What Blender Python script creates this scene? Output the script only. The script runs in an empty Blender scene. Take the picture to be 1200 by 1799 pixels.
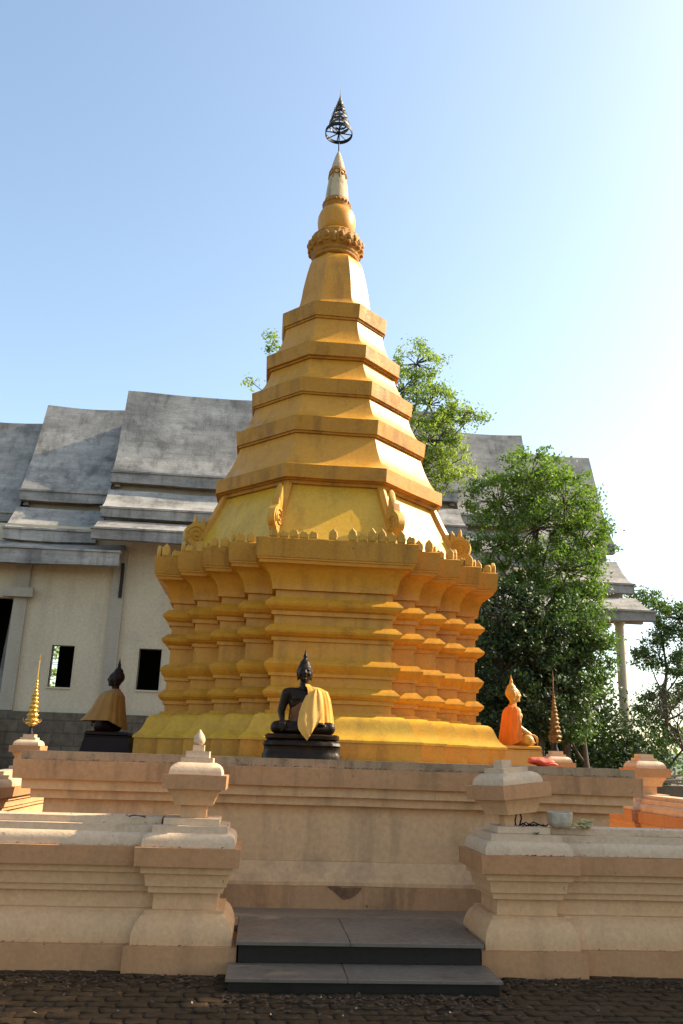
import bpy, bmesh, math, random
import numpy as np
from mathutils import Vector, Matrix, noise
random.seed(7)
rng = np.random.default_rng(11)
S = bpy.context.scene
R = math.radians
PI = math.pi

# ------------------------------------------------------------------ camera
PITCH, ROLL, YAW = 0.2854, 0.0322, 0.0844
cam = bpy.data.cameras.new('camera')
cam.sensor_fit = 'VERTICAL'; cam.sensor_height = 36.0
cam.lens = 36.0 * 1478.95 / 1799.0
cam.clip_start = 0.05; cam.clip_end = 6000
camo = bpy.data.objects.new('camera', cam); S.collection.objects.link(camo)
r0 = Vector((math.cos(YAW), -math.sin(YAW), 0)); f0 = Vector((math.sin(YAW), math.cos(YAW), 0)); z0 = Vector((0, 0, 1))
fw = f0 * math.cos(PITCH) + z0 * math.sin(PITCH); up = -f0 * math.sin(PITCH) + z0 * math.cos(PITCH)
rr = r0 * math.cos(ROLL) + up * math.sin(ROLL); uu = -r0 * math.sin(ROLL) + up * math.cos(ROLL)
M = Matrix((rr, uu, -fw)).transposed().to_4x4()
M.translation = (-0.7684, -11.6433, 1.6)
camo.matrix_world = M
S.camera = camo

# ------------------------------------------------------------------ sky and sun
SUN_AZ, SUN_EL = 9.5, 37.0            # azimuth from +X towards +Y
w = bpy.data.worlds.new('World'); S.world = w; w.use_nodes = True
nt = w.node_tree; bg = nt.nodes['Background']
sky = nt.nodes.new('ShaderNodeTexSky'); sky.sky_type = 'NISHITA'; sky.sun_disc = False
sky.sun_elevation = R(SUN_EL); sky.sun_rotation = R(90 - SUN_AZ)
sky.air_density = 1.0; sky.dust_density = 1.5; sky.ozone_density = 1.2; sky.altitude = 0
tint = nt.nodes.new('ShaderNodeMix'); tint.data_type = 'RGBA'; tint.blend_type = 'MULTIPLY'; tint.inputs[0].default_value = 1.0
tint.inputs[7].default_value = (1.12, 1.06, .93, 1)          # warm camera white balance
nt.links.new(sky.outputs[0], tint.inputs[6]); nt.links.new(tint.outputs[2], bg.inputs[0]); bg.inputs[1].default_value = 0.135
sl = bpy.data.lights.new('sun', 'SUN'); sl.energy = 4.6; sl.angle = R(0.6); sl.color = (1.0, 0.84, 0.62)
so = bpy.data.objects.new('sun', sl); S.collection.objects.link(so)
sd = Vector((math.cos(R(SUN_AZ)) * math.cos(R(SUN_EL)), math.sin(R(SUN_AZ)) * math.cos(R(SUN_EL)), math.sin(R(SUN_EL))))
so.rotation_euler = sd.to_track_quat('Z', 'Y').to_euler()
S.view_settings.view_transform = 'Standard'; S.view_settings.look = 'None'
S.view_settings.exposure = 1.34; S.view_settings.gamma = 1.0; S.view_settings.use_curve_mapping = False
S.render.engine = 'CYCLES'
S.cycles.max_bounces = 8; S.cycles.diffuse_bounces = 6; S.cycles.transparent_max_bounces = 8

# ------------------------------------------------------------------ materials
def _base(name):
    m = bpy.data.materials.new(name); m.use_nodes = True
    nt = m.node_tree; return m, nt, nt.nodes['Principled BSDF']
def _n(nt, t, **k):
    n = nt.nodes.new(t)
    for a, b in k.items():
        if a in n.inputs: n.inputs[a].default_value = b
        else: setattr(n, a, b)
    return n
def rampn(nt, src, stops):
    r = nt.nodes.new('ShaderNodeValToRGB'); nt.links.new(src, r.inputs[0])
    e = r.color_ramp.elements
    while len(e) < len(stops): e.new(0.5)
    for i, (p, c) in enumerate(stops):
        e[i].position = p; e[i].color = (c, c, c, 1) if isinstance(c, (int, float)) else tuple(c) + (1,)
    return r.outputs[0]
def mixc(nt, fac, a, b, mode='MIX'):
    x = nt.nodes.new('ShaderNodeMix'); x.data_type = 'RGBA'; x.blend_type = mode
    for sock, val in ((x.inputs[0], fac), (x.inputs[6], a), (x.inputs[7], b)):
        if hasattr(val, 'is_linked') or isinstance(val, bpy.types.NodeSocket): nt.links.new(val, sock)
        elif isinstance(val, (int, float)): sock.default_value = val
        else: sock.default_value = tuple(val) + (1,)
    return x.outputs[2]
def noi(nt, scale, detail=6, rough=0.6, stretch=None, off=0.0):
    tc = nt.nodes.new('ShaderNodeTexCoord'); mp = nt.nodes.new('ShaderNodeMapping')
    nt.links.new(tc.outputs['Object'], mp.inputs[0]); mp.inputs[1].default_value = (off, off * 1.7, off * .6)
    if stretch: mp.inputs[3].default_value = stretch
    n = nt.nodes.new('ShaderNodeTexNoise'); nt.links.new(mp.outputs[0], n.inputs[0])
    n.inputs['Scale'].default_value = scale; n.inputs['Detail'].default_value = detail; n.inputs['Roughness'].default_value = rough
    return n.outputs[0]
def plaster(name, base, worn, grime, rough=0.7, g_amt=0.5, worn_amt=0.5, bump=0.25, streak=0.35, scale=1.0, spots=0.0, spot_col=(0.03, 0.025, 0.02), spec=0.35):
    m, nt, b = _base(name)
    big = rampn(nt, noi(nt, 1.3 * scale, 5, .6), [(0.35, 0.0), (0.68, worn_amt)])
    col = mixc(nt, big, base, worn)
    st = rampn(nt, noi(nt, 3.0 * scale, 6, .65, (1.6, 1.6, .22), 3.1), [(0.5, 0.0), (0.74, streak)])
    col = mixc(nt, st, col, grime)
    blot = rampn(nt, noi(nt, 2.2 * scale, 9, .72, None, 9.4), [(0.54, 0.0), (0.72, g_amt)])
    col = mixc(nt, blot, col, grime)
    fine = rampn(nt, noi(nt, 26 * scale, 4, .7, None, 1.2), [(0.3, 0.86), (0.7, 1.08)])
    col = mixc(nt, 1.0, col, fine, 'MULTIPLY')
    if spots > 0:
        sp = rampn(nt, noi(nt, 11 * scale, 8, .75, None, 5.5), [(0.66 - spots * .1, 0.0), (0.70 - spots * .1, 0.9)])
        col = mixc(nt, sp, col, spot_col)
    nt.links.new(col, b.inputs['Base Color'])
    rg = rampn(nt, noi(nt, 7 * scale, 4, .6, None, 2.2), [(0.3, max(.05, rough - .15)), (0.7, min(1, rough + .12))])
    nt.links.new(rg, b.inputs['Roughness']); b.inputs['Specular IOR Level'].default_value = spec
    bp = nt.nodes.new('ShaderNodeBump'); bp.inputs['Strength'].default_value = bump; bp.inputs['Distance'].default_value = 0.02
    h = mixc(nt, 0.5, noi(nt, 6 * scale, 8, .6), noi(nt, 45 * scale, 3, .6)); nt.links.new(h, bp.inputs['Height'])
    nt.links.new(bp.outputs[0], b.inputs['Normal'])
    return m
def leafmat(name, c1, c2, trans=0.35):
    m, nt, b = _base(name)
    f = rampn(nt, noi(nt, 0.9, 3, .6), [(0.35, 0.0), (0.65, 1.0)])
    f2 = rampn(nt, noi(nt, 9, 2, .6), [(0.3, 0.75), (0.7, 1.25)])
    col = mixc(nt, 1.0, mixc(nt, f, c1, c2), f2, 'MULTIPLY')
    nt.links.new(col, b.inputs['Base Color']); b.inputs['Roughness'].default_value = .55
    t = nt.nodes.new('ShaderNodeBsdfTranslucent'); 
    tcol = mixc(nt, 1.0, col, (1.5, 1.7, .6), 'MULTIPLY'); nt.links.new(tcol, t.inputs[0])
    mx = nt.nodes.new('ShaderNodeMixShader'); mx.inputs[0].default_value = trans
    out = nt.nodes['Material Output']
    nt.links.new(b.outputs[0], mx.inputs[1]); nt.links.new(t.outputs[0], mx.inputs[2]); nt.links.new(mx.outputs[0], out.inputs[0])
    return m
def plain(name, c, rough=.6, metal=0.0, spec=.5, var=.25, scale=8, bump=.15):
    m, nt, b = _base(name)
    f = rampn(nt, noi(nt, scale, 5, .65), [(0.3, 1 - var), (0.7, 1 + var)])
    nt.links.new(mixc(nt, 1.0, c, f, 'MULTIPLY'), b.inputs['Base Color'])
    b.inputs['Roughness'].default_value = rough; b.inputs['Metallic'].default_value = metal; b.inputs['Specular IOR Level'].default_value = spec
    if bump:
        bp = nt.nodes.new('ShaderNodeBump'); bp.inputs['Strength'].default_value = bump; bp.inputs['Distance'].default_value = 0.01
        nt.links.new(noi(nt, scale * 4, 6, .6), bp.inputs['Height']); nt.links.new(bp.outputs[0], b.inputs['Normal'])
    return m

MAT = {}
MAT['gold'] = plaster('gold_paint', (.50, .222, .016), (.55, .275, .028), (.20, .080, .010), rough=.44, g_amt=.3, streak=.55, bump=.22, spec=.32)
MAT['yellow'] = plaster('yellow_paint', (.56, .31, .020), (.60, .36, .045), (.27, .13, .016), rough=.42, g_amt=.4, streak=.55, bump=.2, spec=.35)
MAT['band'] = plaster('gold_band_paint', (.40, .180, .015), (.46, .235, .03), (.11, .05, .012), rough=.6, g_amt=.6, streak=.7, bump=.45, spots=.22, spec=.25)
MAT['orn'] = plaster('gold_ornament', (.48, .24, .022), (.56, .34, .07), (.16, .07, .015), rough=.55, g_amt=.75, streak=.4, bump=.5, scale=2, spec=.25)
MAT['relief'] = plaster('relief_gold', (.36, .155, .018), (.48, .25, .05), (.09, .04, .010), rough=.6, g_amt=.8, bump=.8, scale=4, spec=.2)
MAT['spire'] = plaster('weathered_spire', (.50, .38, .20), (.45, .40, .31), (.09, .088, .085), rough=.7, g_amt=.95, streak=.8, bump=.5, scale=2.6, spots=.1, spec=.2)
MAT['cream'] = plaster('cream_plaster', (.57, .330, .160), (.57, .355, .19), (.22, .135, .08), rough=.62, g_amt=.22, streak=.28, bump=.2, spots=.05, spec=.22)
MAT['creamtop'] = plaster('weathered_cream', (.55, .39, .25), (.48, .35, .23), (.16, .12, .08), rough=.65, g_amt=.45, streak=.2, bump=.3, spots=.15, spec=.22)
MAT['peach'] = plaster('peach_band_paint', (.43, .212, .092), (.45, .24, .12), (.17, .09, .045), rough=.62, g_amt=.28, streak=.35, bump=.2, spots=.06, spec=.22)
MAT['creamP'] = plaster('stained_cream_plaster', (.64, .385, .19), (.60, .37, .20), (.18, .115, .07), rough=.62, g_amt=.28, streak=.5, bump=.22, spots=.06, spec=.22, scale=.8)
MAT['peachP'] = plaster('stained_peach_paint', (.44, .225, .10), (.46, .26, .13), (.11, .065, .035), rough=.62, g_amt=.45, streak=.75, bump=.25, spots=.1, spec=.22, scale=.8)
MAT['curb'] = plaster('flaking_curb', (.34, .22, .12), (.24, .15, .085), (.05, .035, .02), rough=.8, g_amt=.8, streak=.6, bump=.5, spots=.34, scale=1.6)
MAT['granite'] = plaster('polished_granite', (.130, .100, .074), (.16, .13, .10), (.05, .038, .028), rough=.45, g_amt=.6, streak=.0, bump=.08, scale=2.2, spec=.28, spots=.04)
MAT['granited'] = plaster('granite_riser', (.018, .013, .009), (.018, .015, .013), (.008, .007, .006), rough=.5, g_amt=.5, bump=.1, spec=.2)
MAT['roof'] = plaster('roof_concrete', (.30, .285, .255), (.40, .38, .345), (.09, .086, .082), rough=.85, g_amt=.75, streak=.8, bump=.7, scale=.55, spots=.06)
def courses(m):
    nt = m.node_tree; b = nt.nodes['Principled BSDF']; src = b.inputs['Base Color'].links[0].from_socket
    tc = nt.nodes.new('ShaderNodeTexCoord'); mp = nt.nodes.new('ShaderNodeMapping'); nt.links.new(tc.outputs['Object'], mp.inputs[0]); mp.inputs[2].default_value = (R(90), 0, 0)
    br = nt.nodes.new('ShaderNodeTexBrick'); nt.links.new(mp.outputs[0], br.inputs[0]); br.inputs['Scale'].default_value = 1.0
    br.inputs['Brick Width'].default_value = 1.9; br.inputs['Row Height'].default_value = .21; br.inputs['Mortar Size'].default_value = .012; br.inputs['Mortar Smooth'].default_value = .3
    br.inputs['Color1'].default_value = (1, 1, 1, 1); br.inputs['Color2'].default_value = (.93, .93, .94, 1); br.inputs['Mortar'].default_value = (.84, .84, .84, 1)
    c = mixc(nt, 1.0, src, br.outputs[0], 'MULTIPLY'); ln = rampn(nt, noi(nt, .8, 9, .72, (.7, 1.6, 1.6), 4.4), [(.38, .62), (.64, 1.22)])
    nt.links.new(mixc(nt, 1.0, c, ln, 'MULTIPLY'), b.inputs['Base Color'])
MAT['wallw'] = plaster('white_wall', (.50, .425, .295), (.45, .38, .265), (.24, .195, .14), rough=.75, g_amt=.2, streak=.35, bump=.12, scale=.5)
courses(MAT['roof'])
MAT['wallg'] = plaster('grey_pilaster', (.34, .30, .23), (.30, .265, .205), (.17, .145, .11), rough=.8, g_amt=.4, streak=.4, bump=.2, scale=.7)
MAT['bark'] = plain('bark', (.07, .055, .04), .9, var=.4, scale=14, bump=.6)
MAT['dark'] = plain('dark_interior', (.02, .018, .016), .95)
MAT['black'] = plain('black_iron', (.010, .008, .009), .6, metal=.0, spec=.2, var=.2)
MAT['bronze'] = plain('gilded_iron', (.10, .062, .018), .5, metal=.3, var=.5, scale=18)
MAT['gilt'] = plain('gilt', (.55, .33, .07), .30, metal=.65, var=.4, scale=20, bump=.3)
MAT['oldgilt'] = plain('tarnished_gilt', (.16, .085, .022), .5, metal=.35, var=.7, scale=16, bump=.5, spec=.3)
MAT['lacquer'] = plain('black_lacquer', (.016, .008, .003), .42, var=.5, scale=10, bump=.3, spec=.16)
MAT['maroon'] = plain('maroon_lacquer', (.014, .005, .004), .5, var=.3, scale=10, spec=.15)
MAT['bgold'] = plaster('statue_gold', (.45, .225, .025), (.5, .29, .05), (.22, .10, .02), rough=.42, g_amt=.3, bump=.2, scale=5, spec=.45)
MAT['saffron'] = plain('saffron_cloth', (.52, .25, .015), .75, var=.12, scale=6, bump=.1)
MAT['saffron_shade'] = plain('shaded_saffron_cloth', (.26, .115, .016), .8, var=.15, scale=6, bump=.1)  # darker saffron: shade on the left statue's robe put into the colour
MAT['orange'] = plain('orange_cloth', (.52, .14, .012), .75, var=.12, scale=6, bump=.1)
MAT['palecloth'] = plain('pale_orange_cloth', (.54, .27, .045), .75, var=.12, scale=6, bump=.1)
MAT['browncloth'] = plain('brown_orange_cloth', (.16, .05, .01), .8, var=.12, scale=6, bump=.1)
MAT['red'] = plain('red_cloth', (.55, .07, .03), .6, var=.25, scale=8)
MAT['ceramic'] = plain('grimy_ceramic', (.38, .32, .23), .45, var=.35, scale=14)
MAT['garland'] = plain('dried_leaf', (.34, .32, .10), .7, var=.4, scale=30)
MAT['litter'] = plain('leaf_litter', (.055, .028, .012), .85, var=.7, scale=25, bump=.3)
MAT['patch'] = plain('bare_render', (.16, .075, .035), .9, var=.4, scale=20, bump=.5)
MAT['wood'] = plain('grey_boards', (.16, .12, .09), .85, var=.4, scale=9, bump=.4)
MAT['soil'] = plaster('earth', (.10, .075, .05), (.13, .10, .07), (.05, .04, .03), rough=.95, bump=.8)
MAT['floor'] = plaster('court_floor', (.21, .15, .095), (.19, .135, .085), (.07, .05, .033), rough=.6, g_amt=.7, streak=.1, bump=.2)
MAT['paver'] = plaster('paver', (.048, .027, .011), (.085, .052, .023), (.008, .005, .003), rough=.85, g_amt=.95, streak=.0, bump=.9, scale=3.5, spec=.15)
MAT['joint'] = plain('joint_soil', (.010, .006, .004), .95, var=.5, scale=30, bump=.5)
MAT['hill'] = plain('hill_green', (.10, .12, .10), .95, var=.3, scale=.01, bump=0)
def stonemat():
    m, nt, b = _base('stone_blocks')
    tc = nt.nodes.new('ShaderNodeTexCoord'); mp = nt.nodes.new('ShaderNodeMapping'); nt.links.new(tc.outputs['Object'], mp.inputs[0])
    mp.inputs[2].default_value = (R(90), 0, 0)
    br = nt.nodes.new('ShaderNodeTexBrick'); nt.links.new(mp.outputs[0], br.inputs[0])
    br.inputs['Scale'].default_value = 1.0; br.inputs['Brick Width'].default_value = .62; br.inputs['Row Height'].default_value = .34; br.inputs['Mortar Size'].default_value = .02
    br.inputs['Color1'].default_value = (.12, .092, .06, 1); br.inputs['Color2'].default_value = (.095, .073, .05, 1); br.inputs['Mortar'].default_value = (.075, .058, .04, 1)
    f = rampn(nt, noi(nt, 3, 8, .7), [(0.3, .5), (0.7, 1.5)])
    nt.links.new(mixc(nt, 1.0, br.outputs[0], f, 'MULTIPLY'), b.inputs['Base Color']); b.inputs['Roughness'].default_value = .9
    bp = nt.nodes.new('ShaderNodeBump'); bp.inputs['Strength'].default_value = .6; bp.inputs['Distance'].default_value = .03
    nt.links.new(br.outputs[1], bp.inputs['Height']); bp.invert = True; nt.links.new(bp.outputs[0], b.inputs['Normal'])
    return m
MAT['stone'] = stonemat()
MAT['leafA'] = leafmat('leaf_fresh', (.15, .23, .045), (.08, .14, .03), .4)
MAT['leafB'] = leafmat('leaf_yellowgreen', (.22, .28, .07), (.14, .20, .05), .45)
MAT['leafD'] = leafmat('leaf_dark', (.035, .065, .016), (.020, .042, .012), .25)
MAT['leafC'] = leafmat('leaf_mid', (.09, .15, .035), (.05, .10, .028), .3)

# ------------------------------------------------------------------ mesh helpers
COL = S.collection
class MB:
    def __init__(s): s.v = []; s.f = []
    def add(s, vs, fs):
        o = len(s.v); s.v += [tuple(p) for p in vs]; s.f += [tuple(i + o for i in f) for f in fs]
    def loft(s, loops, cap0=True, cap1=True, closed=True):
        n = len(loops[0]); o = len(s.v)
        for L in loops: s.v += [tuple(p) for p in L]
        for k in range(len(loops) - 1):
            for i in range(n if closed else n - 1):
                j = (i + 1) % n
                s.f.append((o + k * n + i, o + k * n + j, o + (k + 1) * n + j, o + (k + 1) * n + i))
        if cap0: s.f.append(tuple(o + i for i in reversed(range(n))))
        if cap1: s.f.append(tuple(o + (len(loops) - 1) * n + i for i in range(n)))
    def box(s, x0, x1, y0, y1, z0, z1):
        s.loft([[(x0, y0, z), (x1, y0, z), (x1, y1, z), (x0, y1, z)] for z in (z0, z1)])
    def lathe(s, prof, c=(0, 0), n=32, fn=None):
        loops = []
        for r, z in prof:
            L = []
            for i in range(n):
                a = 2 * PI * i / n
                q = r * (fn(a, z) if fn else 1)
                L.append((c[0] + q * math.cos(a), c[1] + q * math.sin(a), z))
            loops.append(L)
        s.loft(loops)
    def tube(s, path, rad, n=8):
        path = [Vector(p) for p in path]
        if isinstance(rad, (int, float)): rad = [rad] * len(path)
        loops = []; ref = None
        for i, p in enumerate(path):
            t = (path[min(i + 1, len(path) - 1)] - path[max(i - 1, 0)]).normalized()
            if ref is None: ref = Vector((0, 0, 1)) if abs(t.z) < .9 else Vector((1, 0, 0))
            a = t.cross(ref)
            if a.length < 1e-4: a = t.orthogonal()
            a.normalize(); b = t.cross(a).normalized(); ref = -b
            loops.append([p + (a * math.cos(2 * PI * k / n) + b * math.sin(2 * PI * k / n)) * rad[i] for k in range(n)])
        s.loft([list(reversed(L)) for L in loops])
    def ell(s, c, r, nu=16, nv=10, rot=None):
        loops = []; c = Vector(c)
        for j in range(1, nv):
            t = PI * j / nv
            L = []
            for i in range(nu):
                a = 2 * PI * i / nu
                p = Vector((r[0] * math.sin(t) * math.cos(a), r[1] * math.sin(t) * math.sin(a), -r[2] * math.cos(t)))
                if rot: p = rot @ p
                L.append(c + p)
            loops.append(L)
        s.loft(loops)
    def prism(s, poly, axis, a0, a1):
        """poly in 2D extruded along axis ('x': poly=(y,z))"""
        def P(p, a): return (a, p[0], p[1]) if axis == 'x' else ((p[0], a, p[1]) if axis == 'y' else (p[0], p[1], a))
        s.loft([[P(p, a0) for p in poly], [P(p, a1) for p in poly]])
    def wobble(s, amp, freq=1.7):
        s.v = [tuple(Vector(p) + noise.noise_vector(Vector(p) * freq) * amp) for p in s.v]; return s
    def build(s, name, mat, parent=None, smooth=None, fix=True):
        me = bpy.data.meshes.new(name); me.from_pydata(s.v, [], s.f); me.update()
        if fix:
            bm = bmesh.new(); bm.from_mesh(me); bmesh.ops.recalc_face_normals(bm, faces=bm.faces); bm.to_mesh(me); bm.free()
        me.materials.append(MAT[mat] if isinstance(mat, str) else mat)
        if smooth is not None:
            me.polygons.foreach_set('use_smooth', [True] * len(me.polygons))
            if smooth < 180: me.set_sharp_from_angle(angle=R(smooth))
        ob = bpy.data.objects.new(name, me); COL.objects.link(ob)
        if parent: ob.parent = parent
        return ob
def tag(o, label=None, cat=None, group=None, kind=None):
    if label: o['label'] = label
    if cat: o['category'] = cat
    if group: o['group'] = group
    if kind: o['kind'] = kind
    return o
def thing(name, label, cat, loc=(0, 0, 0), rz=0, group=None):
    o = bpy.data.objects.new(name, None); COL.objects.link(o); o.empty_display_size = .2
    o.location = loc; o.rotation_euler = (0, 0, rz)
    return tag(o, label, cat, group)
def copy_tree(o, parent=None):
    c = o.copy(); COL.objects.link(c); c.parent = parent
    for ch in [x for x in list(COL.objects) if x.parent == o]: copy_tree(ch, c)
    return c
def subdiv(pts, m):
    out = []
    for i in range(len(pts)):
        a = pts[i]; b = pts[(i + 1) % len(pts)]
        L = math.hypot(b[0] - a[0], b[1] - a[1]); k = max(1, int(math.ceil(L / m)))
        for j in range(k): out.append((a[0] + (b[0] - a[0]) * j / k, a[1] + (b[1] - a[1]) * j / k))
    return out
STEP = .325
def redent(b, n=4, s=STEP, nb=6):
    """redented square plan, counter-clockwise; fixed vertex count so loops can be lofted"""
    Rr = b + n * s; q = []
    pts = []
    for k in range(n + 1):                       # front-right quadrant, from front edge end to right edge start
        pts.append((b + k * s, -(Rr - k * s)))
        if k < n: pts.append((b + k * s, -(Rr - (k + 1) * s)))
    quad = []
    for i, p in enumerate(pts[:-1]):
        quad.append(p); nx = pts[i + 1]; quad.append(((p[0] + nx[0]) / 2, (p[1] + nx[1]) / 2))
    a = pts[-1]; e = (Rr, b)
    for j in range(nb): quad.append((a[0], a[1] + (e[1] - a[1]) * j / nb))
    out = []
    for r in range(4):
        for p in quad:
            x, y = p
            for _ in range(r): x, y = -y, x
            out.append((x, y))
    return out
def octa(a, nb=5):
    v = [(a / math.cos(PI / 8) * math.cos(PI / 8 + k * PI / 4), a / math.cos(PI / 8) * math.sin(PI / 8 + k * PI / 4)) for k in range(8)]
    out = []
    for i in range(8):
        p, q = v[i], v[(i + 1) % 8]
        for j in range(nb): out.append((p[0] + (q[0] - p[0]) * j / nb, p[1] + (q[1] - p[1]) * j / nb))
    return out
def rect(hx, hy, cx=0, cy=0, m=None, nx=1, ny=1):
    c = [(-hx, -hy), (hx, -hy), (hx, hy), (-hx, hy)]; out = []
    for i in range(4):
        p, q = c[i], c[(i + 1) % 4]; k = nx if i % 2 == 0 else ny
        for j in range(k): out.append((cx + p[0] + (q[0] - p[0]) * j / k, cy + p[1] + (q[1] - p[1]) * j / k))
    return out
def stack(planfn, prof, wob=0.0, freq=1.7):
    m = MB(); m.loft([[(x, y, z) for x, y in planfn(b)] for b, z in prof])
    if wob: m.wobble(wob, freq)
    return m

# ------------------------------------------------------------------ ground
g = MB(); g.loft([[(-3000, -3000, -.02), (3000, -3000, -.02), (3000, 3000, -.02), (-3000, 3000, -.02)], [(-3000, -3000, -.5), (3000, -3000, -.5), (3000, 3000, -.5), (-3000, 3000, -.5)]])
tag(g.build('ground', 'soil'), kind='structure')
hm = MB()
nx, ny = 90, 14
for j in range(ny + 1):
    for i in range(nx + 1):
        x = -1500 + 3600 * i / nx; t = j / ny; y = 1500 + 900 * t
        h = (55 + 45 * noise.noise(Vector((x * .0016, 3.3, 0))) + 18 * noise.noise(Vector((x * .006, t * 2, 1)))) * math.sin(PI * min(1, t * 1.1)) ** .8 if 0 < j < ny else 0
        hm.v.append((x, y, max(0, h) - .1))
for j in range(ny):
    for i in range(nx):
        a = j * (nx + 1) + i; hm.f.append((a, a + 1, a + nx + 2, a + nx + 1))
tag(hm.build('hills', 'hill', smooth=180, fix=False), kind='structure')
jm = MB(); jm.box(-9, 9, -9.5, -3.2, -.016, 0.0)
tag(jm.build('pavement_bed', 'joint'), kind='structure')
pm = MB()
pw, ph = .20, .125
for j in range(46):
    y = -9.2 + j * ph
    if y > -4.2: break
    for i in range(-28, 29):
        x = i * pw + (pw / 2 if j % 2 else 0)
        if abs(x) > 5: continue
        zz = .012 + random.uniform(-.004, .005); tx, ty = random.uniform(-.02, .02), random.uniform(-.02, .02)
        base = [(-.5, -.30), (-.30, -.5), (.02, -.36), (.30, -.5), (.52, -.30), (.42, .1), (.48, .42), (.1, .38), (-.25, .5), (-.52, .36)]
        def ring(sc, z):
            return [(x + px * pw * sc + tx * .1, y + py * ph * sc + ty * .1, z + px * tx * .3 + py * ty * .2) for px, py in jit]
        jit = [(px + random.uniform(-.05, .05), py + random.uniform(-.05, .05)) for px, py in base]
        pm.loft([ring(.96, -.01), ring(.955, zz - .004), ring(.91, zz), ring(.5, zz + .001)], cap0=False)
tag(pm.build('pavement', 'paver', smooth=60), kind='structure')
lm = MB()
for k in range(3600):
    x = random.uniform(-4.5, 4.5); y = -4.60 - abs(random.gauss(0, .20)) - (.50 if -.95 < x < 1.1 else 0)
    if k % 9 == 0: y = random.uniform(-7, -4.6)
    s = random.uniform(.008, .026); a = random.uniform(0, 6.3); z = .016 + random.uniform(0, .012)
    d = Vector((math.cos(a), math.sin(a), random.uniform(-.3, .4))) * s; e = Vector((-math.sin(a), math.cos(a), random.uniform(-.3, .3))) * s * .5
    c = Vector((x, y, z + abs(d.z)))
    lm.add([c - d, c + e, c + d, c - e], [(0, 1, 2, 3)])
for k in range(420):
    led = random.choice(((-4.515, .20, .43), (-4.50, .895, .40), (-4.36, 1.050, .28), (-4.28, 1.100, .25), (-4.50, .895, .40), (-4.42, .199, .4)))
    x = random.uniform(-3.2, 3.2)
    if -.98 < x < 1.2: continue
    onp = abs(x + 1.285) < led[2] or abs(x - 1.465) < led[2]
    y = led[0] + (0 if onp else .08) + random.gauss(0, .008); s = random.uniform(.004, .014); a = random.uniform(-.5, .5)
    d = Vector((math.cos(a), math.sin(a), random.uniform(-.2, .3))) * s; e = Vector((0, 1, random.uniform(0, .8))) * s * .4; c = Vector((x, y, led[1] + .004 + abs(d.z)))
    lm.add([c - d, c + e, c + d, c - e], [(0, 1, 2, 3)])
for k in range(120):
    x = random.uniform(-3, 3); s = random.uniform(.006, .02); c = Vector((x, -3.05 + random.gauss(0, .012), 1.512 + .004)); lm.add([c + Vector((-s, 0, 0)), c + Vector((0, .004, s * .5)), c + Vector((s, 0, 0)), c + Vector((0, -.006, 0))], [(0, 1, 2, 3)])
tag(lm.build('leaf_litter', 'litter', fix=False), 'dry leaves scattered on pavers at the foot of the walls', 'leaves', kind='stuff')
lw = MB()
for k in range(26):
    x = random.uniform(-2.5, 2.4); y = random.uniform(-5.6, -4.7); s = random.uniform(.006, .016); a = random.uniform(0, 6)
    if -.95 < x < 1.1: y = random.uniform(-5.7, -5.15)
    c = Vector((x, y, .03)); d = Vector((math.cos(a), math.sin(a), .4)) * s; e = Vector((-math.sin(a), math.cos(a), 0)) * s * .6
    lw.add([c - d, c + e, c + d, c - e], [(0, 1, 2, 3)])
tag(lw.build('fallen_petals', 'creamtop', fix=False), 'pale petal scraps lying among the dark leaf litter', 'petals', kind='stuff')
fl = MB(); fl.box(-4.2, -.865, -3.9, 10, -.01, .25); fl.box(1.035, 4.2, -3.9, 10, -.01, .25); fl.box(-.865, 1.035, -3.56, 10, -.01, .25)
tag(fl.build('courtyard_floor', 'floor'), kind='structure')

# ------------------------------------------------------------------ granite steps
st = thing('stone_steps', 'two dark polished granite steps between the front gate pillars', 'steps', (0, -4.6, 0))
def slab(name, x0, x1, y0, y1, z0, z1, mat):
    m = MB(); m.loft([[(x0, y0, z0), (x1, y0, z0), (x1, y1, z0), (x0, y1, z0)], [(x0, y0, z1 - .004), (x1, y0, z1 - .004), (x1, y1, z1 - .004), (x0, y1, z1 - .004)],
        [(x0 + .004, y0 + .004, z1), (x1 - .004, y0 + .004, z1), (x1 - .004, y1 - .004, z1), (x0 + .004, y1 - .004, z1)]])
    m.v = [(x, y + 4.6, z) for x, y, z in m.v]
    return m.build(name, mat, st)
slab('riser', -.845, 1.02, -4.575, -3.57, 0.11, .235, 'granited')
for a, b in ((-.865, .0), (.004, 1.035)): slab('tread', a, b, -4.615, -3.565, .2355, .262, 'granite')
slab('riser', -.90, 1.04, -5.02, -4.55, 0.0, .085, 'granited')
for a, b in ((-.92, -.06), (-.056, 1.06)): slab('tread', a, b, -5.05, -4.57, .0855, .108, 'granite')

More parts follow.
